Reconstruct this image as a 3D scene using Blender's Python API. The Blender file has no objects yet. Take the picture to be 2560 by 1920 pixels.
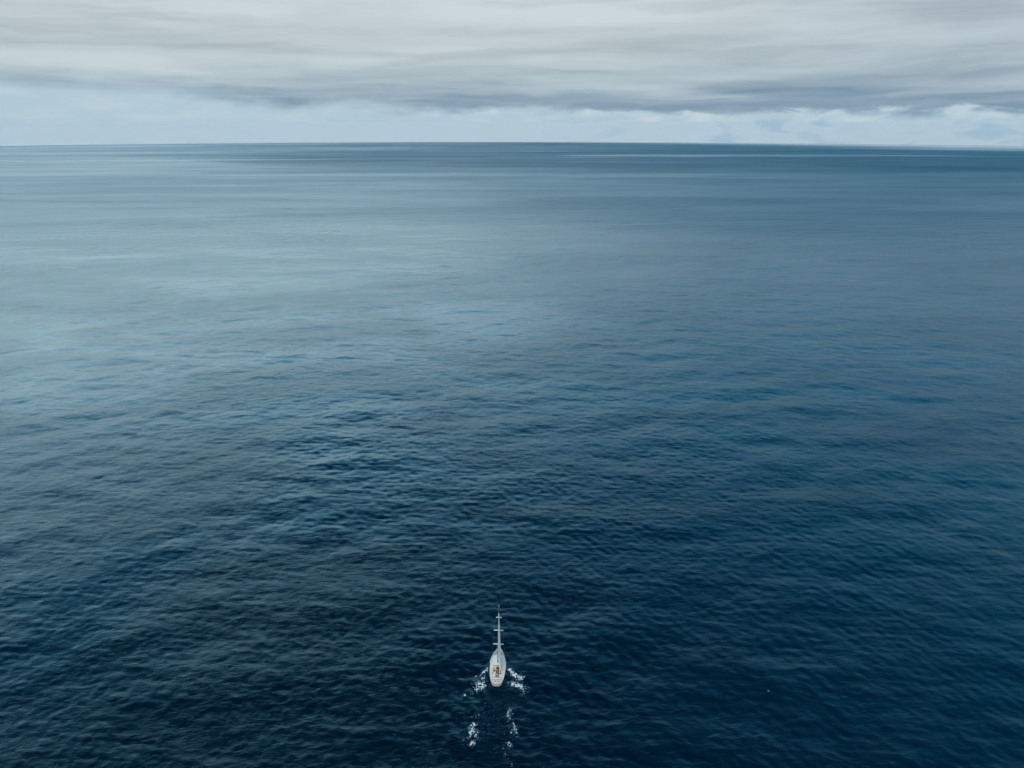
import bpy, bmesh, math, random
import numpy as np
from mathutils import Vector, Matrix

S = bpy.context.scene
COL = S.collection
R = math.radians

# ------------------------------------------------------------------ camera
CAM_H = 135.0
DIP = 0.0239                              # dip of the sea horizon seen from the drone
EARTH = 2 * CAM_H / DIP ** 2
cam = bpy.data.cameras.new('camera')
cam.sensor_width = 36.0
cam.lens = 36.0 * 1777 / 2560
cam.clip_start = 1.0
cam.clip_end = 60000
co = bpy.data.objects.new('camera', cam)
COL.objects.link(co)
co.location = (0, 0, CAM_H)
co.rotation_euler = (R(90 - 20.17), 0, 0)
S.camera = co

# ------------------------------------------------------------------ light, exposure
S.view_settings.view_transform = 'Standard'
S.view_settings.look = 'None'
S.view_settings.exposure = 0.6
S.view_settings.gamma = 1.0
SUN_EL, SUN_AZ = 58.0, -168.0              # degrees; azimuth measured from +Y towards +X
sd = bpy.data.lights.new('sun', 'SUN')
sd.energy = 1.5
sd.angle = R(40)
sd.color = (1.0, 0.90, 0.78)
so = bpy.data.objects.new('sun', sd)
COL.objects.link(so)
sdir = Vector((math.sin(R(SUN_AZ)) * math.cos(R(SUN_EL)), math.cos(R(SUN_AZ)) * math.cos(R(SUN_EL)), math.sin(R(SUN_EL))))
so.rotation_euler = sdir.to_track_quat('Z', 'Y').to_euler()


class NT:
    """small helper for writing node trees"""
    def __init__(s, tree):
        s.t = tree

    def n(s, typ, **kw):
        nd = s.t.nodes.new(typ)
        for k, v in kw.items():
            setattr(nd, k, v)
        return nd

    def put(s, sock, v):
        if v is None:
            return
        if isinstance(v, bpy.types.NodeSocket):
            s.t.links.new(v, sock)
        else:
            sock.default_value = v

    def m(s, op, a, b=None, c=None, clamp=False):
        nd = s.n('ShaderNodeMath', operation=op)
        nd.use_clamp = clamp
        s.put(nd.inputs[0], a)
        s.put(nd.inputs[1], b)
        s.put(nd.inputs[2], c)
        return nd.outputs[0]

    def mr(s, v, a, b, c=0.0, d=1.0, smooth=True):
        nd = s.n('ShaderNodeMapRange')
        if smooth:
            nd.interpolation_type = 'SMOOTHSTEP'
        s.put(nd.inputs['Value'], v)
        for k, q in (('From Min', a), ('From Max', b), ('To Min', c), ('To Max', d)):
            s.put(nd.inputs[k], q)
        return nd.outputs['Result']

    def mix(s, f, a, b):
        nd = s.n('ShaderNodeMix', data_type='RGBA')
        s.put(nd.inputs[0], f)
        s.put(nd.inputs[6], a)
        s.put(nd.inputs[7], b)
        return nd.outputs[2]

    def xyz(s, x, y, z):
        nd = s.n('ShaderNodeCombineXYZ')
        s.put(nd.inputs[0], x)
        s.put(nd.inputs[1], y)
        s.put(nd.inputs[2], z)
        return nd.outputs[0]

    def noise(s, vec, scale=1.0, detail=4.0, rough=0.5, lac=2.0, dist=0.0):
        nd = s.n('ShaderNodeTexNoise')
        s.put(nd.inputs['Vector'], vec)
        nd.inputs['Scale'].default_value = scale
        nd.inputs['Detail'].default_value = detail
        nd.inputs['Roughness'].default_value = rough
        nd.inputs['Lacunarity'].default_value = lac
        nd.inputs['Distortion'].default_value = dist
        return nd.outputs['Fac']


def srgb(r, g, b):
    f = lambda c: (c / 255 / 12.92) if c / 255 <= 0.04045 else ((c / 255 + 0.055) / 1.055) ** 2.4
    return (f(r), f(g), f(b), 1.0)


# ------------------------------------------------------------------ sky
world = bpy.data.worlds.new('World')
S.world = world
world.use_nodes = True
wt = NT(world.node_tree)
world.node_tree.nodes.clear()
geo = wt.n('ShaderNodeTexCoord')
sep = wt.n('ShaderNodeSeparateXYZ')
wt.put(sep.inputs[0], geo.outputs['Generated'])
X, Y, Z = sep.outputs
hyp = wt.m('SQRT', wt.m('ADD', wt.m('MULTIPLY', X, X), wt.m('MULTIPLY', Y, Y)))
AZ = wt.m('MULTIPLY', wt.m('ARCTAN2', X, Y), 57.29578)
EL = wt.m('MULTIPLY', wt.m('ARCTAN2', Z, hyp), 57.29578)
sky = wt.n('ShaderNodeTexSky')
sky.sky_type = 'NISHITA'
sky.sun_disc = False
sky.sun_elevation = R(SUN_EL)
sky.sun_rotation = R(SUN_AZ)
wt.put(sky.inputs['Vector'], wt.xyz(X, Y, wt.m('MAXIMUM', wt.m('ADD', Z, 0.05), 0.03)))
bg_sky = wt.n('ShaderNodeBackground')
wt.put(bg_sky.inputs['Color'], sky.outputs[0])
bg_sky.inputs['Strength'].default_value = 0.1

# cloud deck: noise over azimuth and elevation, strongly stretched sideways near the horizon
wob = wt.noise(wt.xyz(wt.m('MULTIPLY', AZ, 0.05), wt.m('MULTIPLY', EL, 0.22), 3.1), 1.0, 3, 0.5)
wob2 = wt.noise(wt.xyz(wt.m('MULTIPLY', AZ, 0.22), wt.m('MULTIPLY', EL, 0.9), 7.7), 1.0, 4, 0.55)
ELw = wt.m('ADD', EL, wt.m('ADD', wt.m('MULTIPLY', wt.m('SUBTRACT', wob, 0.5), 2.0), wt.m('MULTIPLY', wt.m('SUBTRACT', wob2, 0.5), 0.55)))
AZw = wt.m('ADD', AZ, wt.m('MULTIPLY', wt.m('SUBTRACT', wob2, 0.5), 7.0))
streak = wt.noise(wt.xyz(wt.m('MULTIPLY', AZw, 0.055), wt.m('MULTIPLY', ELw, 0.75), 11.0), 1.0, 6, 0.55)
fine = wt.noise(wt.xyz(wt.m('MULTIPLY', AZw, 0.16), wt.m('MULTIPLY', ELw, 2.4), 21.0), 1.0, 5, 0.6)
broad = wt.noise(wt.xyz(wt.m('MULTIPLY', AZw, 0.045), wt.m('MULTIPLY', ELw, 0.28), 5.0), 1.0, 3, 0.5)
puff = wt.noise(wt.xyz(wt.m('MULTIPLY', AZ, 0.34), wt.m('MULTIPLY', EL, 1.1), 2.0), 1.0, 5, 0.55, dist=0.4)

# dark bellies of the stratus, each an ellipse in azimuth/elevation: az, el, half az, half el, depth
F_ = 1777.0
P_ = R(20.17)
def skydir(px, py):
    k = 2560 / 2212
    x = (px * k - 1280) / F_
    y = -(py * k - 960) / F_
    d = (x, math.cos(P_) + y * math.sin(P_), -math.sin(P_) + y * math.cos(P_))
    return math.degrees(math.atan2(d[0], d[1])), math.degrees(math.atan2(d[2], math.hypot(d[0], d[1])))
BELLIES = [(520, 212, 240, 26, .75), (560, 230, 130, 14, .5), (220, 186, 280, 9, .5), (30, 172, 60, 12, .4),
           (960, 215, 240, 34, .5), (1000, 238, 120, 12, .5), (1450, 232, 330, 16, .9), (1250, 215, 200, 14, .45),
           (1640, 184, 160, 13, .7), (1790, 200, 150, 13, .95), (2080, 232, 200, 17, .95), (2150, 212, 160, 12, .5),
           (1480, 84, 180, 12, .32), (1630, 124, 180, 13, .45), (2120, 34, 200, 18, .45), (90, 84, 170, 14, .38),
           (430, 92, 180, 12, .2), (1080, 165, 260, 14, .32), (2120, 130, 160, 24, .35), (760, 60, 300, 10, .14),
           (1900, 100, 300, 10, .14), (1320, 160, 260, 8, .25), (1960, 165, 260, 9, .45)]
dark = None
for (px, py, hx, hy, dep) in BELLIES:
    a0, e0 = skydir(px, py)
    ha, he = hx * 0.036, hy * 0.046
    dx = wt.m('MULTIPLY', wt.m('SUBTRACT', AZw, a0), 1 / ha)
    dy = wt.m('MULTIPLY', wt.m('SUBTRACT', ELw, e0), 1 / he)
    q = wt.m('ADD', wt.m('MULTIPLY', dx, dx), wt.m('MULTIPLY', dy, dy))
    g = wt.m('MULTIPLY', wt.m('EXPONENT', wt.m('MULTIPLY', q, -1.0)), dep * 1.05)
    dark = g if dark is None else wt.m('ADD', dark, g)
dark = wt.m('MINIMUM', dark, 1.15)
dark = wt.m('MULTIPLY', dark, wt.mr(streak, 0.3, 0.62, 0.55, 1.1))
dark2 = wt.m('ADD', dark, wt.m('MULTIPLY', wt.mr(streak, 0.45, 0.75), 0.34))
dark2 = wt.m('ADD', dark2, wt.m('MULTIPLY', wt.mr(broad, 0.42, 0.68), 0.2))
dark2 = wt.m('MULTIPLY', dark2, wt.mr(fine, 0.3, 0.7, 0.75, 1.2))
dark2 = wt.m('SUBTRACT', 1.0, wt.m('EXPONENT', wt.m('MULTIPLY', dark2, -1.25)))
c_light = wt.mix(wt.mr(EL, 1.5, 6.5), srgb(196, 210, 216), srgb(206, 216, 219))
c_dark = wt.mix(wt.mr(EL, 1.0, 5.0), srgb(90, 127, 156), srgb(138, 155, 164))
# the deck is thinner and warmer at left, bluer at right
c_light = wt.mix(wt.mr(AZ, 5, 34, 0, 0.6), c_light, srgb(186, 200, 212))
deck = wt.mix(dark2, c_light, c_dark)
# bright strip under the far edge of the deck, with small distant clouds in it
c_strip = wt.mix(wt.mr(EL, 0.0, 0.11), srgb(207, 221, 227), srgb(178, 202, 215))
c_strip = wt.mix(wt.m('MULTIPLY', wt.mr(puff, 0.45, 0.72), wt.mr(AZ, -20, 12, 0.3, 0.9)), c_strip, srgb(202, 214, 220))
c_strip = wt.mix(wt.m('MULTIPLY', wt.mr(puff, 0.5, 0.34), wt.mr(AZ, -5, 20, 0.1, 0.5)), c_strip, srgb(152, 184, 208))
edge = wt.m('ADD', 0.52, wt.m('MULTIPLY', wt.m('SUBTRACT', wob2, 0.5), 1.7))
edge = wt.m('ADD', edge, wt.mr(AZ, -14, -30, 0, 0.9))
edge = wt.m('ADD', edge, wt.m('MULTIPLY', wt.m('SUBTRACT', puff, 0.5), 1.0))
soft = wt.mr(AZ, -28, 16, 2.0, 0.42)
kd = wt.mr(wt.m('DIVIDE', wt.m('SUBTRACT', EL, edge), soft), 0.0, 1.0)
vis = wt.mix(kd, c_strip, deck)
# unseen sky, shaped to set the sea's tones: dark overhead and right, brightened ahead-left
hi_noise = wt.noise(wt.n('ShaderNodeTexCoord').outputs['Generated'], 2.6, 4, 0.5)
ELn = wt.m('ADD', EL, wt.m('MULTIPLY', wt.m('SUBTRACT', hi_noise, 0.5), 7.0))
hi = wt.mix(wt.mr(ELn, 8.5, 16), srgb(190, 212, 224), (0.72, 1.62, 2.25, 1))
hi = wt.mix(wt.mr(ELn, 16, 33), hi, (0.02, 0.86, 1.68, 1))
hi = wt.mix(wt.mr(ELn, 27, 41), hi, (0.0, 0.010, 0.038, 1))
lift = wt.m('MULTIPLY', wt.m('MULTIPLY', wt.mr(AZ, 24, -24), wt.mr(AZ, -80, -32)), wt.mr(EL, 25, 11))  # bright patch added to give the water at left its pale sheen
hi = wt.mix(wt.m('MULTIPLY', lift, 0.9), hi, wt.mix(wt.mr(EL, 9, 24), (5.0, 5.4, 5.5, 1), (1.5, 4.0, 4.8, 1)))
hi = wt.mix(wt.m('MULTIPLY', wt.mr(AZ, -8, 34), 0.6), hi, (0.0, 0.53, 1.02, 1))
back = wt.mr(wt.m('ABSOLUTE', AZ), 70, 120)  # sky behind the camera darkened to keep pale reflections off near waves
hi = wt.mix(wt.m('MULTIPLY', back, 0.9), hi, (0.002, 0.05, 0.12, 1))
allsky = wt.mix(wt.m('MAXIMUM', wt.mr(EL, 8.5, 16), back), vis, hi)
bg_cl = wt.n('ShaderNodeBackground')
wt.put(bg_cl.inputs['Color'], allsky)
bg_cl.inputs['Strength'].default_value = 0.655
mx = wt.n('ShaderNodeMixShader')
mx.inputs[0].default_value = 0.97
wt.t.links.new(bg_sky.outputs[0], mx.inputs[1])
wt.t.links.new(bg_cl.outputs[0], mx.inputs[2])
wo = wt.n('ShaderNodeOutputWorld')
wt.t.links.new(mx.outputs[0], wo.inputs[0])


# ------------------------------------------------------------------ helpers
def tag(o, label=None, cat=None, group=None, kind=None):
    for k, v in (('label', label), ('category', cat), ('group', group), ('kind', kind)):
        if v:
            o[k] = v
    return o


def mat(name, color, rough=0.5, metal=0.0, noise_amt=0.0, noise_scale=4.0, bump=0.0, spec=0.5):
    m = bpy.data.materials.new(name)
    m.use_nodes = True
    t = NT(m.node_tree)
    b = m.node_tree.nodes['Principled BSDF']
    b.inputs['Roughness'].default_value = rough
    b.inputs['Metallic'].default_value = metal
    b.inputs['Specular IOR Level'].default_value = spec
    tc = t.n('ShaderNodeTexCoord').outputs['Object']
    if noise_amt:
        f = t.noise(tc, noise_scale, 5, 0.6)
        c = t.mix(t.mr(f, 0.3, 0.75), (*color, 1), tuple(x * (1 - noise_amt) for x in color) + (1,))
        t.put(b.inputs['Base Color'], c)
    else:
        b.inputs['Base Color'].default_value = (*color, 1)
    if bump:
        bn = t.n('ShaderNodeBump')
        bn.inputs['Distance'].default_value = bump
        t.put(bn.inputs['Height'], t.noise(tc, noise_scale * 3, 4, 0.6))
        t.put(b.inputs['Normal'], bn.outputs[0])
    return m


def link(name, me, m=None, parent=None, smooth=False):
    o = bpy.data.objects.new(name, me)
    COL.objects.link(o)
    if m:
        me.materials.append(m)
    if parent:
        o.parent = parent
    if smooth:
        me.polygons.foreach_set('use_smooth', [True] * len(me.polygons))
    return o


def obj(name, bm, m, parent=None, smooth=False):
    bmesh.ops.recalc_face_normals(bm, faces=bm.faces)
    me = bpy.data.meshes.new(name)
    bm.to_mesh(me)
    bm.free()
    return link(name, me, m, parent, smooth)


def empty(name, loc, rot=(0, 0, 0)):
    o = bpy.data.objects.new(name, None)
    COL.objects.link(o)
    o.location = loc
    o.rotation_euler = rot
    o.empty_display_size = 0.3
    return o


def box(bm, c, s, rz=0, bevel=0.0, rx=0):
    r = bmesh.ops.create_cube(bm, size=1)
    vs = r['verts']
    mtx = Matrix.Translation(c) @ Matrix.Rotation(rz, 4, 'Z') @ Matrix.Rotation(rx, 4, 'X') @ Matrix.Diagonal((*s, 1))
    bmesh.ops.transform(bm, matrix=mtx, verts=vs)
    if bevel:
        es = {e for v in vs for e in v.link_edges}
        bmesh.ops.bevel(bm, geom=list(es), offset=bevel, segments=2, affect='EDGES')
    return bm


def tube(bm, pts, rad, seg=8, cap=True):
    pts = [Vector(p) for p in pts]
    rads = rad if isinstance(rad, (list, tuple)) else [rad] * len(pts)
    rings = []
    for i, p in enumerate(pts):
        d = (pts[min(i + 1, len(pts) - 1)] - pts[max(i - 1, 0)]).normalized()
        u = d.cross(Vector((0, 0, 1)) if abs(d.z) < 0.9 else Vector((0, 1, 0))).normalized()
        w = d.cross(u)
        rings.append([bm.verts.new(p + (u * math.cos(a) + w * math.sin(a)) * rads[i]) for a in [2 * math.pi * k / seg for k in range(seg)]])
    for a, b in zip(rings, rings[1:]):
        for k in range(seg):
            bm.faces.new((a[k], a[(k + 1) % seg], b[(k + 1) % seg], b[k]))
    if cap:
        bm.faces.new(rings[0])
        bm.faces.new(rings[-1])
    return bm


def loft(bm, rings, closed=False, cap=False):
    vr = [[bm.verts.new(p) for p in r] for r in rings]
    n = len(vr[0])
    for a, b in zip(vr, vr[1:]):
        for k in range(n if closed else n - 1):
            bm.faces.new((a[k], a[(k + 1) % n], b[(k + 1) % n], b[k]))
    if cap:
        bm.faces.new(vr[0])
        bm.faces.new(vr[-1])
    return vr


# ------------------------------------------------------------------ sea
BX, BY = -3.72, 150.0                     # the yacht's place on the water
HEAD = R(-2.2)                            # heading a little to the right of straight ahead
rng = np.random.default_rng(7)
NW = 130
lam = np.exp(rng.uniform(np.log(1.6), np.log(46), NW))
wdir = np.radians(rng.normal(-92, 55, NW))
wdir[lam > 22] = np.radians(rng.normal(-80, 38, (lam > 22).sum()))
kk = 2 * np.pi / lam
slope = 0.0080 * np.where(lam > 18, 0.75, np.where(lam > 5, 0.9, 1.65))
amp = slope / kk * rng.uniform(0.5, 1.4, NW)
phs = rng.uniform(0, 2 * np.pi, NW)


def vnoise(x, y, seed=0):
    xi = np.floor(x).astype(np.int64)
    yi = np.floor(y).astype(np.int64)
    xf, yf = x - xi, y - yi
    u, v = xf * xf * (3 - 2 * xf), yf * yf * (3 - 2 * yf)

    def h(a, b):
        n = (a * 374761393 + b * 668265263 + seed * 974634777) & 0xffffffff
        n = ((n ^ (n >> 13)) * 1274126177) & 0xffffffff
        return ((n ^ (n >> 16)) & 0xffff) / 65535.0
    return (h(xi, yi) * (1 - u) + h(xi + 1, yi) * u) * (1 - v) + (h(xi, yi + 1) * (1 - u) + h(xi + 1, yi + 1) * u) * v


def fbm(x, y, o=4, seed=0, g=0.5):
    s = 0
    a = 1.0
    t = 0
    for i in range(o):
        s = s + a * vnoise(x * 2 ** i + 17.3 * i, y * 2 ** i - 9.1 * i, seed + i)
        t += a
        a *= g
    return s / t


def wake(x, y):
    """bow wave arms, diverging waves and the smooth trough behind the hull (boat frame)"""
    c, s = math.cos(-HEAD), math.sin(-HEAD)
    dx, dy = x - BX, y - BY
    u = c * dx - s * dy                    # to starboard
    v = s * dx + c * dy                    # ahead
    a = 3.0 - v                            # metres aft of the bow shoulder
    z = np.zeros_like(x)
    ok = a > 0
    for sgn, A in ((-1, 1.0), (1, 0.6)):
        arm = 1.6 + 0.46 * a
        d = sgn * u - arm
        env = np.exp(-(d / (1.0 + 0.05 * a)) ** 2) * np.exp(-a / 11) * ok
        z = z + A * 0.09 * env * np.cos(2.0 * d)
        # diverging waves inside the arm
        ph = (a * 0.62 + sgn * u * 1.15)
        env2 = np.exp(-((sgn * u - 0.34 * a) / (0.16 * np.abs(a) + 1.5)) ** 2) * (1 - np.exp(-np.maximum(a, 0) / 7)) * np.exp(-a / 45) * ok
        z = z + (0.16 if sgn < 0 else 0.03) * env2 * np.sin(ph * 1.25)
    z = z - 0.12 * np.exp(-(u / 2.2) ** 2) * ok * np.exp(-a / 16)
    return z


def sea_z(x, y, sp):
    z = np.zeros_like(x)
    # wave groups: each band of wavelengths swells and fades over its own patches
    cls = np.minimum((np.log(lam / 1.6) / np.log(46 / 1.6) * 5).astype(int), 4)
    mods = [0.4 + 1.2 * fbm(x / g, y / g, 3, 5 + 31 * q) for q, g in enumerate((28, 40, 60, 95, 150))]
    for i in range(NW):
        w = np.clip((lam[i] / sp - 2.5) / 2.5, 0, 1)
        m_ = mods[cls[i]]
        z += w * m_ * amp[i] * np.sin(kk[i] * (np.cos(wdir[i]) * x + np.sin(wdir[i]) * y) + phs[i])
    near = (np.abs(x - BX) < 60) & (np.abs(y - BY) < 70)
    if near.any():
        c, s = math.cos(-HEAD), math.sin(-HEAD)
        dx, dy = x[near] - BX, y[near] - BY
        u = c * dx - s * dy
        v = s * dx + c * dy
        calm = 1 - 0.75 * np.exp(-(u / 4.0) ** 4) * np.clip((8 - v) / 4, 0, 1) * np.clip((v + 50) / 20, 0, 1)
        z[near] = z[near] * calm + wake(x[near], y[near])
    return z


def build_sea():
    r0, r1, ratio = 30.0, 12400.0, 1.0026
    nr = int(math.log(r1 / r0) / math.log(ratio))
    rr = r0 * ratio ** np.arange(nr + 1)
    fine = np.arange(-46, 46.001, 0.105)
    coarse = np.arange(50, 310.001, 4.0)
    th = np.radians(np.concatenate([fine, coarse]))
    na = len(th)
    TH, RR = np.meshgrid(th, rr)
    x = (RR * np.sin(TH)).ravel()
    y = (RR * np.cos(TH)).ravel()
    isfine = (np.arange(na) < len(fine))
    sp = np.where(isfine[None, :], RR * 0.0026, RR * 0.07).ravel()
    z = sea_z(x, y, sp) - (x * x + y * y) / (2 * EARTH)
    co_ = np.empty((len(x) + 1, 3), np.float32)
    co_[:-1, 0], co_[:-1, 1], co_[:-1, 2] = x, y, z
    co_[-1] = (0, 0, 0)
    i, j = np.meshgrid(np.arange(nr), np.arange(na), indexing='ij')
    j2 = (j + 1) % na
    q = np.stack([i * na + j, i * na + j2, (i + 1) * na + j2, (i + 1) * na + j], -1).reshape(-1, 4)
    q = q[:, ::-1]
    tri = np.stack([np.full(na, len(x)), (np.arange(na) + 1) % na, np.arange(na)], -1)
    me = bpy.data.meshes.new('sea')
    me.vertices.add(len(co_))
    me.vertices.foreach_set('co', co_.ravel())
    nl = q.size + tri.size
    me.loops.add(nl)
    me.loops.foreach_set('vertex_index', np.concatenate([q.ravel(), tri.ravel()]).astype(np.int32))
    npoly = len(q) + len(tri)
    me.polygons.add(npoly)
    st = np.concatenate([np.arange(len(q)) * 4, q.size + np.arange(len(tri)) * 3]).astype(np.int32)
    me.polygons.foreach_set('loop_start', st)
    me.polygons.foreach_set('use_smooth', np.ones(npoly, bool))
    me.update(calc_edges=True)
    return me


m_sea = bpy.data.materials.new('sea_water')
m_sea.use_nodes = True
st_ = NT(m_sea.node_tree)
bs = m_sea.node_tree.nodes['Principled BSDF']
tc = st_.n('ShaderNodeTexCoord').outputs['Object']
ps = st_.n('ShaderNodeSeparateXYZ')
st_.put(ps.inputs[0], tc)
px_, py_ = ps.outputs[0], ps.outputs[1]
dist = st_.m('SQRT', st_.m('ADD', st_.m('MULTIPLY', px_, px_), st_.m('MULTIPLY', py_, py_)))
flat = st_.xyz(px_, py_, 0.0)
# water's own colour drifts between blue and green-blue over hundreds of metres
drift = st_.noise(flat, 0.006, 4, 0.6)
side = st_.mr(px_, -150, 150)
cA = (0.0, 0.0056, 0.0122, 1)
cB = (0.0, 0.0038, 0.0130, 1)
tone = st_.m('ADD', st_.m('MULTIPLY', side, 0.6), st_.mr(drift, 0.35, 0.65, 0, 0.5), clamp=True)
st_.put(bs.inputs['Base Color'], st_.mix(tone, cA, cB))
bs.inputs['IOR'].default_value = 1.333
# ripples too small for the mesh
rip_a = st_.noise(st_.xyz(st_.m('MULTIPLY', px_, 0.55), py_, 0.0), 0.75, 5, 0.62, dist=0.6)
rip_b = st_.noise(st_.xyz(st_.m('MULTIPLY', px_, 0.8), py_, 4.0), 2.6, 4, 0.6, dist=0.4)
gust = st_.noise(st_.xyz(st_.m('MULTIPLY', px_, 0.5), py_, 9.0), 0.011, 5, 0.6, dist=0.8)
wide = st_.noise(st_.xyz(st_.m('MULTIPLY', px_, 0.25), py_, 2.0), 0.0011, 4, 0.6, dist=0.5)
saz = st_.m('DIVIDE', px_, dist)
wn = st_.m('SUBTRACT', wide, 0.5)
# wind-ruffled water under the far edge of the cloud deck; beyond it, to the right, a smooth pale strip
ruff0 = st_.mr(st_.m('ADD', dist, st_.m('MULTIPLY', wn, 2500)), 1300, 3600)
r_end = st_.mr(saz, -0.12, 0.5, 10800, 6000, smooth=False)
past = st_.mr(st_.m('SUBTRACT', st_.m('ADD', dist, st_.m('MULTIPLY', wn, 3500)), r_end), -1300, 1500)
band = st_.m('MULTIPLY', ruff0, st_.m('SUBTRACT', 1.0, past))
band = st_.m('MULTIPLY', band, st_.mr(st_.m('ADD', saz, st_.m('MULTIPLY', wn, 0.7)), -0.52, -0.18))
edge_l = st_.m('MULTIPLY', st_.mr(dist, 8600, 9300), st_.mr(saz, 0.0, -0.15))
band = st_.m('MAXIMUM', band, st_.m('MULTIPLY', edge_l, 0.8))
amp_ = st_.m('MULTIPLY', st_.mr(gust, 0.32, 0.68, 0.6, 1.3), st_.m('SUBTRACT', st_.m('ADD', 1.0, st_.m('MULTIPLY', band, 1.2)), st_.m('MULTIPLY', past, 0.95)))
rip_c = st_.noise(st_.xyz(st_.m('MULTIPLY', px_, 0.8), py_, 8.0), 7.0, 3, 0.6)
rip_m = st_.noise(st_.xyz(st_.m('MULTIPLY', px_, 0.5), py_, 3.0), 0.21, 4, 0.5, dist=0.5)
hgt = st_.m('ADD', st_.m('ADD', st_.m('MULTIPLY', rip_m, 0.30), st_.m('MULTIPLY', rip_a, 0.16)), st_.m('ADD', st_.m('MULTIPLY', rip_b, 0.06), st_.m('MULTIPLY', rip_c, 0.014)))
slick = st_.mr(st_.noise(st_.xyz(st_.m('MULTIPLY', px_, 0.14), py_, 6.0), 0.0022, 4, 0.55, dist=0.6), 0.56, 0.68)
bn = st_.n('ShaderNodeBump')
bn.inputs['Strength'].default_value = 1.0
bn.inputs['Distance'].default_value = 1.0
st_.put(bn.inputs['Height'], st_.m('MULTIPLY', hgt, amp_))
st_.put(bs.inputs['Normal'], bn.outputs[0])
# ripples are wave facets: farther out, where none of them is resolved, they act as roughness
rg = st_.m('ADD', 0.12, st_.mr(dist, 220, 1500, 0.0, 0.19))
rg = st_.m('ADD', rg, st_.m('ADD', st_.mr(wide, 0.35, 0.65, 0.0, 0.06), st_.m('MULTIPLY', band, st_.mr(slick, 0.0, 1.0, 0.15, 0.04))))
rg = st_.m('SUBTRACT', rg, st_.m('MULTIPLY', st_.m('MULTIPLY', slick, st_.mr(dist, 900, 2500)), 0.10))
gust2 = st_.noise(st_.xyz(st_.m('MULTIPLY', px_, 0.28), py_, 12.0), 0.006, 6, 0.65, dist=0.8)
rg = st_.m('ADD', rg, st_.m('MULTIPLY', st_.mr(gust2, 0.34, 0.66, -0.03, 0.04), st_.mr(dist, 350, 1200)))
rg = st_.m('MAXIMUM', st_.m('SUBTRACT', rg, st_.m('MULTIPLY', past, 0.28)), 0.03)
bs.inputs['Specular Tint'].default_value = (0.10, 0.85, 1.0, 1)
st_.put(bs.inputs['Roughness'], rg)
sea = link('sea', build_sea(), m_sea)
tag(sea, 'dark blue open sea with low rolling waves reaching the horizon', 'sea', kind='structure')
#BOAT
# ------------------------------------------------------------------ sea air
m_haze = bpy.data.materials.new('sea_air')
m_haze.use_nodes = True
hz = NT(m_haze.node_tree)
m_haze.node_tree.nodes.clear()
pv = hz.n('ShaderNodeVolumePrincipled')
pv.inputs['Color'].default_value = (0.30, 0.72, 1.0, 1)
pv.inputs['Density'].default_value = 3.0e-5
pv.inputs['Anisotropy'].default_value = 0.2
ho = hz.n('ShaderNodeOutputMaterial')
hz.t.links.new(pv.outputs[0], ho.inputs['Volume'])
bm = bmesh.new()
box(bm, (0, 0, (141 - 166) / 2), (24900, 24900, 141 + 166))
haze = obj('haze', bm, m_haze)
tag(haze, 'thin bluish sea air paling the far water towards the horizon', 'haze', kind='stuff')

# ------------------------------------------------------------------ materials of the yacht
M = dict(
    hull=mat('white_gelcoat', (0.86, 0.86, 0.83), 0.25, noise_amt=0.06, noise_scale=1.5),
    boot=mat('dark_antifouling', (0.02, 0.035, 0.06), 0.5),
    stripe=mat('plum_stripe', (0.25, 0.10, 0.28), 0.4),
    deck=mat('nonskid_deck', (0.80, 0.77, 0.68), 0.7, noise_amt=0.22, noise_scale=5, bump=0.002),
    foredeck=mat('worn_foredeck', (0.38, 0.35, 0.30), 0.75, noise_amt=0.3, noise_scale=6, bump=0.002),
    roof=mat('cream_coachroof', (0.86, 0.84, 0.77), 0.35, noise_amt=0.08, noise_scale=2),
    canvas=mat('canvas', (0.78, 0.78, 0.74), 0.85, noise_amt=0.1, noise_scale=3, bump=0.004),
    sail=mat('sailcloth', (0.82, 0.82, 0.80), 0.7, noise_amt=0.06, noise_scale=0.8),
    glass=mat('smoked_glass', (0.02, 0.025, 0.03), 0.08),
    alu=mat('white_alloy', (0.86, 0.86, 0.84), 0.4),
    steel=mat('steel', (0.6, 0.62, 0.63), 0.25, metal=1.0),
    teak=mat('dark_sole', (0.06, 0.05, 0.035), 0.7, noise_amt=0.4, noise_scale=8),
    trim=mat('ivory_trim', (0.74, 0.72, 0.55), 0.5),
    lime=mat('lime_rope', (0.42, 0.50, 0.10), 0.8),
    rope=mat('dark_strand', (0.05, 0.045, 0.05), 0.9),
    grey=mat('grey_hatch', (0.30, 0.32, 0.30), 0.4),
    red=mat('red_cloth', (0.42, 0.06, 0.07), 0.85, noise_amt=0.3, noise_scale=9, bump=0.01),
    pink=mat('faded_pink_cloth', (0.62, 0.30, 0.30), 0.85, noise_amt=0.3, noise_scale=9, bump=0.01),
    black=mat('dark_cloth', (0.015, 0.018, 0.022), 0.8, noise_amt=0.3, noise_scale=9, bump=0.01),
    skin=mat('skin', (0.50, 0.30, 0.21), 0.55),
    hair=mat('fair_hair', (0.42, 0.33, 0.19), 0.7, noise_amt=0.3, noise_scale=30),
    shirt=mat('white_shirt', (0.78, 0.77, 0.74), 0.85, noise_amt=0.1, noise_scale=10, bump=0.004),
    yellow=mat('yellow_oilskin', (0.75, 0.60, 0.06), 0.55, noise_amt=0.15, noise_scale=10, bump=0.004),
    foam=mat('sea_foam', (0.80, 0.85, 0.87), 0.85, noise_amt=0.25, noise_scale=2.5),
)

# ------------------------------------------------------------------ the yacht (x to starboard, y ahead, z up from the waterline)
HEEL = R(1.0)
yacht = empty('sailing_yacht', (BX, BY, 0.0), (0, HEEL, HEAD))
tag(yacht, 'small white sailing yacht under mainsail motoring away over the dark sea, trailing foam', 'sailboat')

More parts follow.
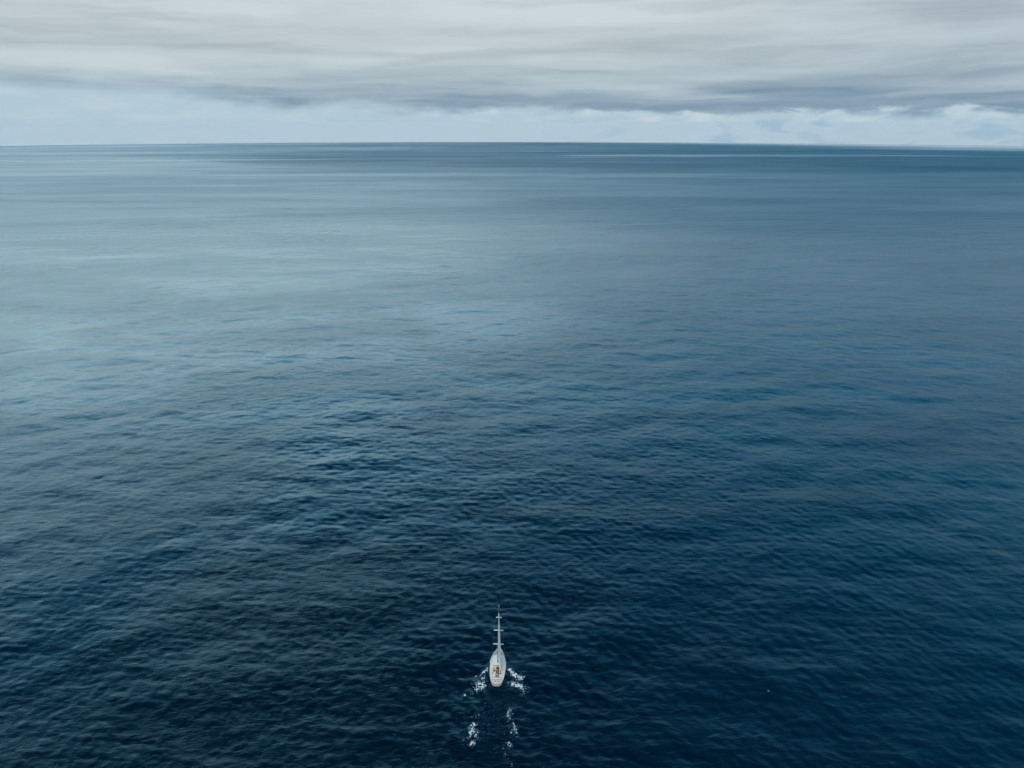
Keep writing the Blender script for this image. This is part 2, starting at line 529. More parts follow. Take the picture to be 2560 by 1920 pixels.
PROF = [(-6.62, 0.45), (-6.55, 0.72), (-6.42, 0.95), (-6.2, 1.2), (-5.7, 1.46), (-5.0, 1.66), (-4.0, 1.84), (-2.8, 1.98), (-1.2, 2.08), (0.2, 2.08),
        (1.4, 1.95), (2.6, 1.68), (3.8, 1.30), (4.9, 0.88), (5.7, 0.50), (6.2, 0.22), (6.42, 0.03)]
PY = np.array([p[0] for p in PROF])
PW = np.array([p[1] for p in PROF])


def half_beam(y):
    return float(np.interp(y, PY, PW))


def sheer(y):
    return 1.12 + 0.45 * max(0.0, (y + 6.5) / 13) ** 1.8


YS = sorted(set(list(np.linspace(-6.62, 6.42, 44)) + [-6.58, -6.5, -6.42, -6.3]))


def hull_ring(y, lo, hi, n):
    w = half_beam(y)
    dk = sheer(y)
    out = []
    for k in range(n + 1):
        t = lo + (hi - lo) * k / n
        z = dk * t if t > 0 else t
        # flare: narrower at the waterline and forward
        f = 1 - (1 - t) * (0.10 + 0.35 * max(0, (y - 1.5) / 5)) if t > 0 else (0.9 - 0.35 * max(0, (y - 1.5) / 5)) * (1 + t * 1.2)
        yy = y
        if y > 4.5:
            yy = y - (1 - max(t, -0.5)) * 0.5 * (y - 4.5) / 2
        if y < -6.0:
            yy = y + (1 - t) * 0.12 * (-6.0 - y) / 0.55   # transom raked under
        out.append((w * f, yy, z))
    return out


# one closed shell: antifouling, a thin stripe at the waterline and white topsides are bands of its paint
TS = [-0.75, -0.5, -0.25, 0.0, 0.09, 0.16, 0.3, 0.5, 0.7, 0.85, 1.0]
bm = bmesh.new()
rings = []
for y in YS:
    half = [hull_ring(y, t, t, 1)[0] for t in TS]
    rings.append([(-a, b, c) for a, b, c in reversed(half)] + half)
vr = loft(bm, rings)
bm.faces.ensure_lookup_table()
nrow = len(vr[0]) - 1
for q, fc in enumerate(bm.faces):
    k = q % nrow
    k = min(k, nrow - 1 - k)               # 0 at the sheer
    fc.material_index = 0 if k < 5 else (2 if k == 5 else 1)
n_ = len(TS)
for end in (vr[0], vr[-1]):
    for k in range(n_ - 1):
        fc = bm.faces.new((end[k], end[k + 1], end[2 * n_ - 2 - k], end[2 * n_ - 1 - k]))
        fc.material_index = 0 if k < 5 else (2 if k == 5 else 1)
hull = obj('hull', bm, M['hull'], yacht)
hull.data.materials.append(M['boot'])
hull.data.materials.append(M['stripe'])
hull.data.polygons.foreach_set('use_smooth', [abs(p.normal.y) < 0.8 for p in hull.data.polygons])

# deck as a height field with the cockpit well and the companionway let into it
CY0, CY1 = -4.45, -0.95                    # cockpit aft and forward ends
def deck_z(x, y):
    z = sheer(y) + 0.05 * (1 - (x / max(half_beam(y), 0.3)) ** 2)
    ax = abs(x)
    if CY0 < y < CY1 and ax < 1.12:
        z = 0.80 if ax > 0.42 else 0.42
    if -6.05 < y < -5.55 and 0.18 < ax < 0.62:
        z -= 0.10                          # two shallow stern lockers
    return z


def edges(base, cuts):
    s_ = set(round(v, 4) for v in base)
    for c in cuts:
        s_ |= {round(c - 0.012, 4), round(c + 0.012, 4)}
    return sorted(s_)


gx = edges(np.linspace(-2.1, 2.1, 43), (-1.12, 1.12, -0.42, 0.42, -0.18, 0.18, -0.62, 0.62))
gy = edges(np.linspace(-6.62, 6.42, 90), (CY0, CY1, -6.05, -5.55))


def deck_part(name, cond, m, parent, lift=0.0):
    bm = bmesh.new()
    V = {}

    def vert(i, j):
        y = gy[j]
        w = half_beam(y)
        x = max(-w, min(w, gx[i]))
        k = (round(x, 4), j)
        if k not in V:
            V[k] = bm.verts.new((x, y, deck_z(x, y) + lift))
        return V[k]
    for j in range(len(gy) - 1):
        for i in range(len(gx) - 1):
            xm, ym = (gx[i] + gx[i + 1]) / 2, (gy[j] + gy[j + 1]) / 2
            if not cond(xm, ym):
                continue
            vs = []
            for v in (vert(i, j), vert(i + 1, j), vert(i + 1, j + 1), vert(i, j + 1)):
                if v not in vs:
                    vs.append(v)
            if len(vs) > 2:
                try:
                    bm.faces.new(vs)
                except ValueError:
                    pass
    return obj(name, bm, m, parent)


in_fore = lambda x, y: y > 3.3 and abs(x) < half_beam(y) - 0.16
in_sole = lambda x, y: CY0 + 0.02 < y < CY1 - 0.02 and abs(x) < 0.41
in_bench = lambda x, y: CY0 < y < CY1 and abs(x) < 1.12 and not in_sole(x, y)
deck_part('deck', lambda x, y: not in_fore(x, y) and not in_sole(x, y) and not in_bench(x, y), M['deck'], yacht)
deck_part('foredeck', in_fore, M['foredeck'], yacht)
ck = deck_part('cockpit_bench', in_bench, M['roof'], yacht)
deck_part('cockpit_sole', in_sole, M['teak'], yacht)

# toe rail along each side
for sg in (-1, 1):
    bm = bmesh.new()
    tube(bm, [(sg * (half_beam(y) - 0.03), y, sheer(y) + 0.05) for y in YS], 0.045, 6)
    obj('toe_rail', bm, M['hull'], yacht, True)
bm = bmesh.new()
tube(bm, [(x, -6.60 + 0.12 * x * x, sheer(-6.5) + 0.05) for x in (-0.6, -0.3, 0, 0.3, 0.6)], 0.045, 6)
obj('toe_rail', bm, M['hull'], yacht, True)

# coachroof
bm = bmesh.new()
rings = []
for y, w, h in ((-1.15, 1.22, 0.50), (-1.13, 1.26, 0.56), (0, 1.24, 0.54), (1.2, 1.10, 0.50), (2.4, 0.86, 0.42), (3.3, 0.60, 0.32), (3.95, 0.34, 0.20), (4.15, 0.22, 0.05)):
    zb = sheer(y) - 0.02
    prof = [(-1.0, 0), (-0.95, 0.55), (-0.86, 0.85), (-0.5, 0.97), (0, 1.0), (0.5, 0.97), (0.86, 0.85), (0.95, 0.55), (1.0, 0)]
    rings.append([(w * a, y, zb + (h + 0.02) * b) for a, b in prof])
vr = loft(bm, rings)
bm.faces.new(vr[0])
cr = obj('coachroof', bm, M['roof'], yacht, True)
for sg in (-1, 1):
    for (ya, yb) in ((-0.7, 0.5), (0.75, 1.9)):
        bm = bmesh.new()
        pts = []
        for y in np.linspace(ya, yb, 6):
            w = np.interp(y, [-1.13, 0, 1.2, 2.4], [1.26, 1.24, 1.10, 0.86])
            zb = sheer(y)
            h = np.interp(y, [-1.13, 0, 1.2, 2.4], [0.56, 0.54, 0.5, 0.42])
            pts.append([(sg * (w * 0.985 + 0.012), y, zb + 0.18 * h), (sg * (w * 0.955 + 0.012), y, zb + 0.52 * h)])
        loft(bm, pts)
        obj('cabin_window', bm, M['glass'], cr)
for (y, s_) in ((0.42, 0.52), (2.75, 0.5)):
    bm = bmesh.new()
    z = sheer(y) + np.interp(y, [0, 1.2, 2.4, 3.3], [0.54, 0.5, 0.42, 0.32]) + 0.03
    box(bm, (0, y, z), (s_, s_, 0.06), bevel=0.02)
    obj('hatch', bm, M['grey'], cr)
bm = bmesh.new()
for sg in (-1, 1):
    tube(bm, [(sg * (np.interp(y, [-1, 0, 1.2, 2.4], [1.0, 0.98, 0.84, 0.62])), y, sheer(y) + np.interp(y, [-1, 0, 1.2, 2.4], [0.56, 0.54, 0.5, 0.42]) + 0.05) for y in np.linspace(-0.4, 2.3, 10)], 0.02, 6)
obj('grab_rail', bm, M['teak'], cr, True)

# spray hood over the companionway
bm = bmesh.new()
rings = []
for y, w, h in ((0.25, 0.95, 0.04), (0.05, 1.02, 0.24), (-0.3, 1.08, 0.45), (-0.75, 1.12, 0.58), (-1.2, 1.14, 0.60)):
    zb = sheer(y) + 0.48
    rings.append([(w * math.cos(a), y - 0.12 * math.sin(a) ** 2, zb + h * math.sin(a) ** 0.6) for a in np.linspace(0.001, math.pi - 0.001, 15)])
loft(bm, rings)
hood = obj('spray_hood', bm, M['canvas'], yacht, True)
md = hood.modifiers.new('thick', 'SOLIDIFY')
md.thickness = 0.02
bm = bmesh.new()
tube(bm, [(1.14 * math.cos(a), -1.21 - 0.12 * math.sin(a) ** 2, sheer(-1.2) + 0.48 + 0.60 * math.sin(a) ** 0.6) for a in np.linspace(0.001, math.pi - 0.001, 15)], 0.025, 6)
obj('hood_edge', bm, M['stripe'], hood, True)
bm = bmesh.new()
box(bm, (0, -1.175, 1.28), (0.62, 0.03, 0.74), bevel=0.01)
obj('companionway_door', bm, M['teak'], yacht)

# coaming round the cockpit
bm = bmesh.new()
loop = []
for a, b in ((-1.0, -1.2), (-1.24, -1.35), (-1.3, -2.4), (-1.27, -3.6), (-1.2, -4.3), (-1.08, -4.42)):
    loop.append((a, b, sheer(b) + 0.15))
tube(bm, loop, [0.06, 0.09, 0.1, 0.1, 0.08, 0.05], 8)
obj('coaming', bm, M['trim'], yacht, True)
bm = bmesh.new()
tube(bm, [(-a, b, c) for a, b, c in loop], [0.06, 0.09, 0.1, 0.1, 0.08, 0.05], 8)
obj('coaming', bm, M['trim'], yacht, True)
for sg in (-1, 1):
    for y in (-2.0, -3.3):
        bm = bmesh.new()
        tube(bm, [(sg * 1.3, y, sheer(y) + 0.22), (sg * 1.3, y, sheer(y) + 0.30), (sg * 1.3, y, sheer(y) + 0.32), (sg * 1.3, y, sheer(y) + 0.40)], [0.11, 0.09, 0.07, 0.10], 12)
        obj('winch', bm, M['steel'], yacht, True)

# table / engine box, wheel, pedestal
bm = bmesh.new()
box(bm, (0, -1.75, 0.72), (0.34, 0.6, 0.6), bevel=0.03)
obj('cockpit_table', bm, M['grey'], yacht)
ped = None
bm = bmesh.new()
tube(bm, [(0, -3.15, 0.42), (0, -3.15, 0.9), (0, -3.15, 1.25), (0, -3.15, 1.38)], [0.16, 0.11, 0.11, 0.13], 12)
ped = obj('steering_pedestal', bm, M['roof'], yacht, True)
bm = bmesh.new()
wc = Vector((0, -3.34, 1.25))
wr = 0.44
ring = [wc + Vector((wr * math.cos(a), -0.05 * math.sin(a), wr * math.sin(a))) for a in np.linspace(0, 2 * math.pi, 33)]
tube(bm, ring, 0.018, 6, cap=False)
for k in range(6):
    a = k * math.pi / 3
    tube(bm, [wc, wc + Vector((wr * math.cos(a), -0.05 * math.sin(a), wr * math.sin(a)))], 0.010, 5)
tube(bm, [wc, wc + Vector((0, 0.2, 0))], 0.035, 8)
obj('steering_wheel', bm, M['black'], ped, True)

# mainsheet traveller bar with its lime rope, aft bench, stern lockers, rudder head
bm = bmesh.new()
box(bm, (0, -4.60, sheer(-4.6) + 0.13), (2.5, 0.09, 0.10), bevel=0.015)
tr = obj('mainsheet_traveller', bm, M['grey'], yacht)
bm = bmesh.new()
tube(bm, [(-0.7, -4.52, 1.40), (-0.3, -4.50, 1.43), (0.2, -4.53, 1.40), (0.65, -4.5, 1.43)], 0.045, 6)
obj('rope', bm, M['lime'], tr, True)
bm = bmesh.new()
box(bm, (0, -5.0, sheer(-5) + 0.16), (2.15, 0.5, 0.24), bevel=0.05)
obj('helm_seat', bm, M['roof'], yacht, True)
bm = bmesh.new()
box(bm, (0, -5.33, sheer(-5.3) + 0.075), (2.1, 0.07, 0.06), bevel=0.01)
obj('scupper_channel', bm, M['grey'], yacht)
for sg in (-1, 1):
    bm = bmesh.new()
    box(bm, (sg * 0.4, -5.8, sheer(-5.8) + 0.035), (0.40, 0.40, 0.04), bevel=0.01)
    obj('stern_locker_lid', bm, M['grey'], yacht)

# flagstaff leaning out over the transom
bm = bmesh.new()
tube(bm, [(-0.05, -6.4, 1.2), (-0.05, -6.95, 1.75), (-0.05, -7.25, 2.0)], [0.022, 0.018, 0.012], 6)
obj('flagstaff', bm, M['alu'], yacht, True)
bm = bmesh.new()
for x in (-0.18, 0.18):
    tube(bm, [(x - 0.05, -6.55, 1.15), (x - 0.05, -6.5, 0.55), (x - 0.05, -6.45, 0.12)], 0.015, 6)
for z in (0.3, 0.58, 0.86):
    tube(bm, [(-0.23, -6.49, z), (0.13, -6.49, z)], 0.015, 6)
obj('boarding_ladder', bm, M['steel'], yacht, True)

# mast, spreaders, boom, sails
MY = 1.0
Z0 = sheer(1) + 0.5
ZT = 19.35
bm = bmesh.new()
rings = []
for z in np.linspace(Z0 - 0.05, ZT - 2.6, 24):
    t = (z - Z0) / (ZT - Z0)
    a_, b_ = 0.12 - 0.04 * t, 0.17 - 0.07 * t
    rings.append([(a_ * math.cos(q), MY + b_ * math.sin(q), z) for q in np.linspace(0, 2 * math.pi, 13)[:-1]])
loft(bm, rings, closed=True, cap=True)
mast = obj('mast', bm, M['alu'], yacht, True)
bm = bmesh.new()
tube(bm, [(0, MY, ZT - 2.7), (0, MY, ZT - 0.35), (0, MY, ZT - 0.2), (0, MY, ZT)], [0.05, 0.035, 0.08, 0.05], 8)
obj('masthead_aerial', bm, M['alu'], mast, True)
bm = bmesh.new()
tube(bm, [(0, MY, ZT - 0.3), (-0.45, MY + 0.05, ZT - 0.3), (-0.5, MY + 0.05, ZT - 0.18)], [0.012, 0.012, 0.035], 6)
obj('wind_vane', bm, M['alu'], mast, True)
for zs, hw in ((7.14, 1.38), (11.54, 1.22), (15.6, 0.68)):
    for sg in (-1, 1):
        bm = bmesh.new()
        r = []
        for t in (0, 0.5, 1):
            x = sg * (0.06 + (hw - 0.06) * t)
            c_ = Vector((x, MY - 0.12 * t, zs + 0.05 * t))
            a_, b_ = 0.085, 0.17 - 0.04 * t
            r.append([(c_.x, c_.y + b_ * math.cos(q), c_.z + a_ * math.sin(q)) for q in np.linspace(0, 2 * math.pi, 9)[:-1]])
        loft(bm, r, closed=True, cap=True)
        obj('spreader', bm, M['alu'], mast, True)
bm = bmesh.new()
rd = bmesh.ops.create_uvsphere(bm, u_segments=16, v_segments=10, radius=0.22)['verts']
bmesh.ops.transform(bm, matrix=Matrix.Translation((0.46, MY + 0.1, 6.45)) @ Matrix.Diagonal((0.7, 0.7, 1.1, 1)), verts=rd)
tube(bm, [(0.1, MY + 0.1, 6.45), (0.4, MY + 0.1, 6.45)], 0.02, 6)
obj('radar_reflector', bm, M['hull'], mast, True)
bm = bmesh.new()  # dark strands stand in for the mast's darker-looking lower part
for k, (x, y) in enumerate(((-0.17, 0.95), (-0.2, 1.05), (-0.14, 1.15), (-0.19, 1.0))):
    tube(bm, [(x, y, Z0), (x - 0.02 * (k % 2), y, Z0 + 1.6), (x + 0.03, y - 0.03, Z0 + 3.0), (x + 0.06, y - 0.03, Z0 + 4.6)], 0.03, 5)
tube(bm, [(-0.1, MY - 0.1, Z0 + 0.02), (-0.1, MY - 0.1, Z0 + 0.16)], [0.2, 0.16], 10)
obj('mast_dark_strands', bm, M['rope'], mast, True)

BA = R(10.5)                                # boom let out a little to starboard
bz = Z0 + 1.25
bl = 4.5
bt = (math.sin(BA) * bl, MY - 0.15 - math.cos(BA) * bl, bz + 0.12)
bm = bmesh.new()
tube(bm, [(0, MY - 0.15, bz), ((0 + bt[0]) / 2, (MY - 0.15 + bt[1]) / 2, bz + 0.05), bt], [0.11, 0.12, 0.09], 10)
boom = obj('boom', bm, M['alu'], yacht, True)
bm = bmesh.new()
nv, nu = 40, 14
hd = ZT - 2.75
rows = []
for i in range(nv + 1):
    v = i / nv
    z = bz + 0.12 + (hd - bz - 0.12) * v
    ch = bl * (1 - v) ** 0.92 + 0.16
    ang = BA + R(7) * v
    row = []
    for k in range(nu + 1):
        u = k / nu
        camb = 0.085 * ch * math.sin(math.pi * u ** 0.8) * min(1, v * 6 + 0.15)
        lx = math.sin(ang) * ch * u + math.cos(ang) * camb
        ly = MY - 0.19 - math.cos(ang) * ch * u + math.sin(ang) * camb
        row.append((lx, ly, z + 0.14 * u * (1 - v)))
    rows.append(row)
loft(bm, rows)
sail = obj('mainsail', bm, M['sail'], yacht, True)
md = sail.modifiers.new('thick', 'SOLIDIFY')
md.thickness = 0.012
for v in (0.2, 0.42, 0.64, 0.83):
    i = int(v * nv)
    bm = bmesh.new()
    tube(bm, [(a + 0.015, b, c) for a, b, c in rows[i]], 0.014, 4)
    obj('batten', bm, M['alu'], sail, True)
# furled genoa on the forestay
bm = bmesh.new()
fa, fb = Vector((0, 6.15, sheer(6.2) + 0.15)), Vector((0, MY + 0.12, ZT - 3.1))
fp = [fa.lerp(fb, t) for t in np.linspace(0, 1, 9)]
tube(bm, fp, [0.05, 0.12, 0.13, 0.12, 0.11, 0.09, 0.07, 0.05, 0.03], 10)
obj('furled_genoa', bm, M['sail'], yacht, True)

# standing rigging
def wire(pts, r=0.009):
    bm = bmesh.new()
    tube(bm, pts, r, 5)
    return obj('stay', bm, M['steel'], yacht, True)
wire([(0, MY + 0.12, ZT - 3.1), (0, MY + 0.12, ZT - 2.7)])
wire([(0, -6.35, sheer(-6.3) + 0.05), (0, MY - 0.1, ZT - 2.7)])
for sg in (-1, 1):
    cx = sg * (half_beam(MY - 0.2) - 0.06)
    wire([(cx, MY - 0.2, sheer(1)), (sg * 1.38, MY - 0.12, 7.19), (sg * 1.22, MY - 0.12, 11.59), (sg * 0.68, MY - 0.12, 15.65), (sg * 0.05, MY, ZT - 2.8)])
    wire([(cx, MY - 0.5, sheer(1)), (sg * 0.1, MY, 7.0)])
    bm = bmesh.new()
    box(bm, (sg * (half_beam(MY - 0.3) + 0.02), MY - 0.3, sheer(1) + 0.08), (0.16, 0.42, 0.2), bevel=0.05)
    obj('chainplate_fairing', bm, M['hull'], yacht, True)

# guard rails: stanchions and lifelines each side, pulpit and pushpit
for sg in (-1, 1):
    ys = (-5.6, -4.2, -2.8, -1.3, 0.3, 1.9, 3.4, 4.7)
    for y in ys:
        bm = bmesh.new()
        x = sg * (half_beam(y) - 0.07)
        tube(bm, [(x, y, sheer(y)), (x * 1.01, y, sheer(y) + 0.62)], 0.014, 6)
        obj('stanchion', bm, M['steel'], yacht, True)
    for hz_ in (0.33, 0.61):
        bm = bmesh.new()
        tube(bm, [(sg * (half_beam(y) - 0.07) * 1.01, y, sheer(y) + hz_) for y in ys], 0.008, 4)
        obj('lifeline', bm, M['alu'], yacht, True)
bm = bmesh.new()
pp = [(-0.72, 4.7), (-0.45, 5.6), (-0.2, 6.2), (0, 6.4), (0.2, 6.2), (0.45, 5.6), (0.72, 4.7)]
tube(bm, [(x, y, sheer(y) + 0.64) for x, y in pp], 0.016, 6)
for x, y in pp[1:3] + pp[4:6]:
    tube(bm, [(x * 0.8, y, sheer(y)), (x, y, sheer(y) + 0.64)], 0.014, 6)
obj('pulpit', bm, M['steel'], yacht, True)
bm = bmesh.new()
pq = [(-1.40, -5.6), (-1.15, -6.15), (-0.75, -6.45)]
for sg in (-1, 1):
    for h_ in (0.34, 0.62):
        tube(bm, [(sg * x, y, sheer(y) + h_) for x, y in pq], 0.016, 6)
    for x, y in pq:
        tube(bm, [(sg * x, y, sheer(y)), (sg * x, y, sheer(y) + 0.62)], 0.014, 6)
    obj('pushpit', bm, M['steel'], yacht, True)
    bm = bmesh.new()
bm.free()
# long white pole carried outboard of the port rail
bm = bmesh.new()
tube(bm, [(-(half_beam(y) + 0.10), y, sheer(y) + 0.16) for y in np.linspace(0.6, 4.6, 9)], [0.09] + [0.05] * 8, 8)
obj('spinnaker_pole', bm, M['alu'], yacht, True)


# ------------------------------------------------------------------ things carried in the cockpit
def onboard(v):
    return yacht_m @ Vector(v)


yacht_m = Matrix.Translation((BX, BY, 0)) @ Matrix.Rotation(HEAD, 4, 'Z') @ Matrix.Rotation(HEEL, 4, 'Y')


def cushion(name, c, s, rz, m, label, cat, lumpy=0.02):
    bm = bmesh.new()
    box(bm, (0, 0, s[2] / 2), s, bevel=min(s) * 0.3)
    bmesh.ops.subdivide_edges(bm, edges=bm.edges[:], cuts=2, use_grid_fill=True)
    for v in bm.verts:
        v.co.x += lumpy * math.sin(v.co.y * 17 + v.co.z * 9)
        v.co.z += lumpy * math.sin(v.co.x * 13 + v.co.y * 11) * (1 if v.co.z > s[2] * 0.5 else 0)
    o = obj(name, bm, m, None, True)
    p = onboard(c)
    o.location = p
    o.rotation_euler = (0, HEEL, HEAD + rz)
    tag(o, label, cat)
    return o


cushion('cushion', (-0.80, -1.75, 0.80), (0.46, 0.72, 0.16), R(-14), M['red'], 'red cushion on the left cockpit bench of the yacht', 'cushion')
cushion('cushion', (0.76, -1.75, 0.80), (0.40, 0.66, 0.12), R(8), M['pink'], 'faded pink cushion on the right cockpit bench of the yacht', 'cushion')
bag = cushion('bag', (0.78, -2.75, 0.80), (0.32, 0.56, 0.30), R(6), M['black'], 'small dark bag on the right cockpit bench of the yacht', 'bag', 0.03)


# the helmsman: one skinned body, hair and clothes as children
def skin_mesh(name, pts, edges_, m, parent=None, sub=2, root=0):
    me = bpy.data.meshes.new(name)
    me.from_pydata([p[0] for p in pts], edges_, [])
    o = link(name, me, m, parent)
    o.modifiers.new('skin', 'SKIN').use_smooth_shade = True
    for v, p in zip(me.skin_vertices[0].data, pts):
        r = p[1]
        v.radius = r if isinstance(r, tuple) else (r, r)
        v.use_root = False
    me.skin_vertices[0].data[root].use_root = True
    sb = o.modifiers.new('sub', 'SUBSURF')
    sb.levels = sb.render_levels = sub
    return o


hp = onboard((0.03, -3.98, 0.425))
body = None
P, E_ = [], []
def add(p, r, frm=None):
    P.append((p, r))
    if frm is not None:
        E_.append((frm, len(P) - 1))
    return len(P) - 1
pel = add((0, 0, 0.93), (0.15, 0.11))
wst = add((0, 0.01, 1.08), (0.135, 0.095), pel)
chs = add((0, 0.0, 1.27), (0.165, 0.115), wst)
nkb = add((0, 0.01, 1.43), (0.085, 0.075), chs)
nk = add((0, 0.02, 1.50), 0.055, nkb)
hd1 = add((0, 0.035, 1.60), (0.078, 0.092), nk)
hd2 = add((0, 0.03, 1.69), (0.076, 0.092), hd1)
add((0, 0.125, 1.615), 0.014, hd1)                       # nose
for sg in (-1, 1):
    add((sg * 0.088, 0.02, 1.62), 0.016, hd1)            # ears
    sh = add((sg * 0.17, 0.0, 1.40), 0.055, chs)
    el_ = add((sg * 0.27, 0.12, 1.16), 0.040, sh)
    wr_ = add((sg * 0.27, 0.40, 1.10), 0.026, el_)
    pm = add((sg * 0.265, 0.46, 1.10), (0.036, 0.018), wr_)
    for q in range(4):
        f1 = add((sg * (0.24 + 0.017 * q), 0.515, 1.095), 0.009, pm)
        f2 = add((sg * (0.24 + 0.017 * q), 0.545 - 0.004 * q, 1.07), 0.008, f1)
        add((sg * (0.24 + 0.017 * q), 0.525, 1.045), 0.008, f2)
    t1 = add((sg * 0.225, 0.475, 1.085), 0.010, pm)
    add((sg * 0.222, 0.515, 1.07), 0.009, t1)
    hip = add((sg * 0.10, 0, 0.86), 0.085, pel)
    kn = add((sg * 0.13, 0.03, 0.48), 0.058, hip)
    an = add((sg * 0.14, -0.01, 0.09), 0.038, kn)
    add((sg * 0.15, 0.13, 0.035), (0.04, 0.03), an)
body = skin_mesh('person', P, E_, M['skin'])
body.location = hp
body.rotation_euler = (0, 0, HEAD)
tag(body, 'person in a white top and yellow trousers standing at the steering wheel of the yacht', 'person')
P, E_ = [], []
c0 = add((0, 0.0, 1.02), (0.165, 0.125))
c1_ = add((0, 0.01, 1.12), (0.155, 0.115), c0)
c2_ = add((0, 0.0, 1.28), (0.185, 0.135), c1_)
c3_ = add((0, 0.01, 1.44), (0.095, 0.085), c2_)
for sg in (-1, 1):
    a_ = add((sg * 0.175, 0.0, 1.40), 0.070, c2_)
    b_ = add((sg * 0.27, 0.12, 1.16), 0.054, a_)
    add((sg * 0.27, 0.34, 1.11), 0.042, b_)
skin_mesh('shirt', P, E_, M['shirt'], body)
P, E_ = [], []
c0 = add((0, 0, 0.95), (0.17, 0.13))
for sg in (-1, 1):
    a_ = add((sg * 0.10, 0, 0.84), 0.105, c0)
    b_ = add((sg * 0.13, 0.03, 0.48), 0.082, a_)
    add((sg * 0.14, -0.01, 0.12), 0.068, b_)
skin_mesh('trousers', P, E_, M['yellow'], body)
bm = bmesh.new()
hv = bmesh.ops.create_uvsphere(bm, u_segments=16, v_segments=12, radius=1)['verts']
bmesh.ops.transform(bm, matrix=Matrix.Translation((0, 0.005, 1.685)) @ Matrix.Rotation(R(-18), 4, 'X') @ Matrix.Diagonal((0.102, 0.118, 0.10, 1)), verts=hv)
bmesh.ops.delete(bm, geom=[v for v in bm.verts if v.co.y > 0.07 and v.co.z < 1.70], context='VERTS')
obj('hair', bm, M['hair'], body, True)
for sg in (-1, 1):
    bm = bmesh.new()
    box(bm, (sg * 0.15, 0.05, 0.035), (0.10, 0.27, 0.07), bevel=0.03)
    obj('shoe', bm, M['black'], body, True)
    bm = bmesh.new()
    ev = bmesh.ops.create_uvsphere(bm, u_segments=8, v_segments=6, radius=0.012)['verts']
    bmesh.ops.translate(bm, vec=(sg * 0.032, 0.115, 1.645), verts=ev)
    obj('eye', bm, M['black'], body, True)
bm = bmesh.new()
box(bm, (0, 0.119, 1.575), (0.045, 0.01, 0.010), bevel=0.003)
obj('mouth', bm, M['pink'], body, True)


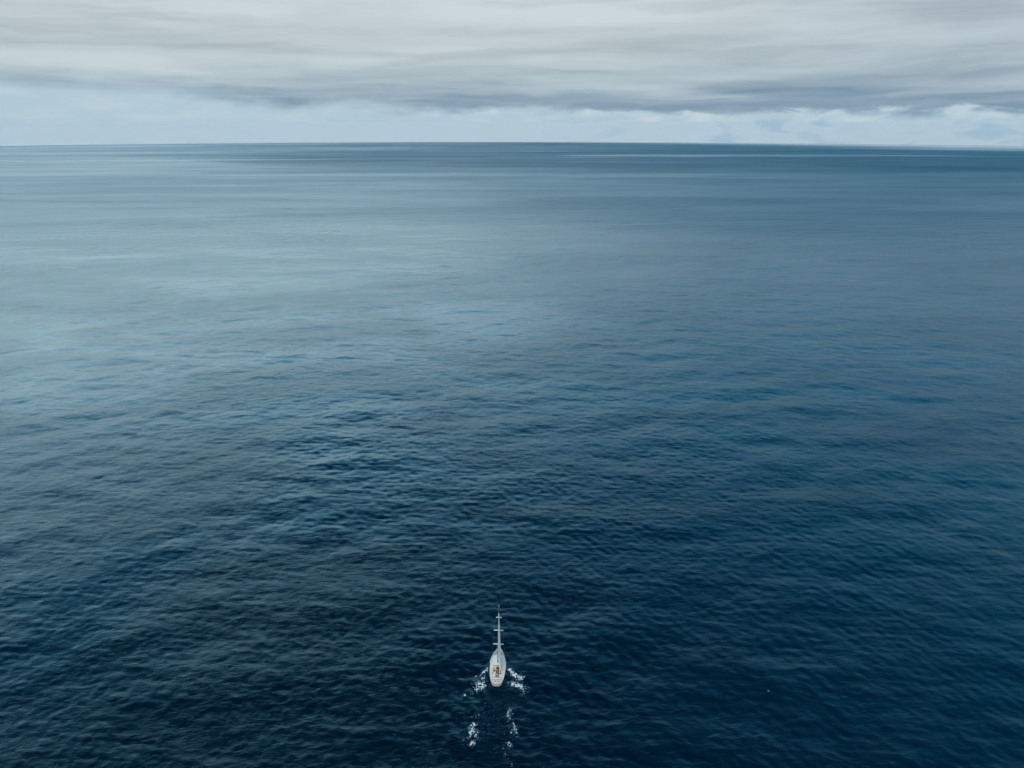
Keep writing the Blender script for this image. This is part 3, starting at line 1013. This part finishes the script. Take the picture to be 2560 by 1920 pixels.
# ------------------------------------------------------------------ foam of the wake: lace-like flakes lying on the water
def build_foam():
    st = 0.075
    blobs = [  # centre x, centre y, half length, half width, angle of the long axis from +x, density
        (-7.2, 148.9, 2.5, 0.42, 57, 0.95), (-6.5, 150.0, 1.3, 0.30, 52, 0.8), (-8.1, 144.0, 1.35, 1.55, 20, 1.0), (-7.4, 144.6, 0.9, 0.7, 0, 0.9), (-8.9, 143.0, 1.0, 1.2, 60, 0.7),
        (-9.9, 142.2, 1.6, 0.8, 60, 0.45),
        (-0.7, 149.6, 1.9, 0.50, -52, 0.95), (0.8, 147.6, 2.3, 0.75, -55, 1.0), (2.2, 146.6, 1.1, 1.1, 0, 0.9), (0.2, 148.3, 1.2, 1.0, -50, 0.55),
        (1.2, 144.0, 2.0, 0.9, -18, 1.0), (-0.3, 144.6, 1.0, 0.5, 0, 0.8), (2.2, 143.0, 1.0, 1.0, 0, 0.75),
        (-9.35, 131.3, 0.75, 1.0, 0, 0.95), (-9.6, 129.2, 0.55, 1.7, -8, 0.95), (-8.6, 128.6, 0.8, 1.5, 0, 0.7), (-9.2, 125.9, 1.0, 0.8, 10, 0.75), (-10.8, 127.2, 1.0, 0.35, 20, 0.55),
        (0.75, 130.1, 0.45, 1.9, 12, 0.95), (0.1, 129.2, 0.6, 1.0, 0, 0.6), (-0.7, 125.4, 0.9, 0.9, 0, 0.7), (-0.7, 134.3, 0.9, 2.6, -6, 0.55), (-1.6, 123.2, 0.4, 1.4, 10, 0.4),
        (-9.35, 147.5, 0.22, 0.42, 10, 1.1), (-11.85, 140.8, 0.30, 0.40, 0, 1.2), (0.1, 119.8, 0.25, 1.2, 20, 0.5), (-8.2, 133.6, 0.7, 1.2, 0, 0.4),
        (-4.5, 136.5, 2.8, 1.8, 0, 0.12), (3.1, 142.4, 1.4, 1.2, 0, 0.45), (-7.6, 146.4, 1.6, 0.9, 60, 0.55), (1.2, 145.8, 1.3, 1.2, -40, 0.55), (-9.3, 130.3, 1.2, 2.6, 0, 0.3), (0.3, 129.3, 1.1, 2.6, 0, 0.28), (65.0, 142.0, 0.22, 0.16, 0, 0.95)]
    V, Fc, A_ = [], [], []
    for bi, (cx, cy, a, b, an, dn) in enumerate(blobs):
        ext = max(a, b) * 1.9
        n = int(2 * ext / st)
        xs = cx + (np.arange(n + 1) - n / 2) * st
        ys = cy + (np.arange(n + 1) - n / 2) * st
        gx_, gy_ = np.meshgrid(xs, ys)
        dx, dy = gx_ - cx, gy_ - cy
        ca, sa = math.cos(R(an)), math.sin(R(an))
        wob_ = 0.35 * (fbm(gx_ / 0.9, gy_ / 0.9, 3, 40 + bi) - 0.5)
        e = ((dx * ca + dy * sa) / a) ** 2 + ((-dx * sa + dy * ca) / b) ** 2 + wob_ * 3
        # ridged noise, torn into strands
        n1 = fbm(gx_ / 0.62, gy_ / 0.80, 4, 3, 0.6)
        rid = 1 - np.abs(2 * n1 - 1) * 3.2
        n2 = fbm(gx_ / 0.26, gy_ / 0.34, 3, 21, 0.6)
        f = dn * np.exp(-np.maximum(e, 0) * 0.8) * 0.76 + 0.45 * (rid - 0.42) + 0.8 * (n2 - 0.5)
        keep = f > 0.24
        kc = keep[:-1, :-1] & keep[1:, :-1] & keep[1:, 1:] | (keep[:-1, :-1] & keep[:-1, 1:] & keep[1:, 1:])
        jit = st * 0.42
        gxj = gx_ + jit * (2 * vnoise(gx_ * 37.1, gy_ * 41.3, 9) - 1)
        gyj = gy_ + jit * (2 * vnoise(gx_ * 33.7, gy_ * 39.9, 13) - 1)
        zz = sea_z(gxj.ravel(), gyj.ravel(), np.hypot(gxj, gyj).ravel() * 0.0034).reshape(gxj.shape) - (gxj ** 2 + gyj ** 2) / (2 * EARTH)
        zz = zz + 0.045 + 0.008 * bi / len(blobs) + np.clip(f - 0.50, 0, 0.6) * 0.16
        base = len(V)
        V.extend(np.stack([gxj.ravel(), gyj.ravel(), zz.ravel()], -1).tolist())
        A_.extend(f.ravel().tolist())
        w = n + 1
        for (j, i) in np.argwhere(kc):
            p = base + j * w + i
            Fc.append((p, p + 1, p + w + 1, p + w))
    me = bpy.data.meshes.new('wake_foam')
    me.from_pydata(V, [], Fc)
    at_ = me.attributes.new('body', 'FLOAT', 'POINT')
    at_.data.foreach_set('value', A_)
    bm = bmesh.new()
    bm.from_mesh(me)
    bmesh.ops.delete(bm, geom=[v for v in bm.verts if not v.link_faces], context='VERTS')
    bm.to_mesh(me)
    bm.free()
    return me


# bubbly parts of the foam let the dark water through
fm = NT(M['foam'].node_tree)
fb_ = M['foam'].node_tree.nodes['Principled BSDF']
ftc = fm.n('ShaderNodeTexCoord').outputs['Object']
fa_ = fm.n('ShaderNodeAttribute')
fa_.attribute_name = 'body'
fm.put(fb_.inputs['Alpha'], fm.m('MULTIPLY', fm.mr(fa_.outputs['Fac'], 0.24, 0.86, 0.0, 0.92), fm.mr(fm.noise(ftc, 3.0, 4, 0.7), 0.3, 0.55, 0.55, 1.0)))
fm.put(fb_.inputs['Base Color'], fm.mix(fm.mr(fa_.outputs['Fac'], 0.35, 0.80), (0.10, 0.34, 0.48, 1), (0.86, 0.90, 0.92, 1)))
foam = link('wake_foam', build_foam(), M['foam'], None, True)
tag(foam, 'torn white foam patches of the wake on both sides and astern of the yacht', 'foam', kind='stuff')
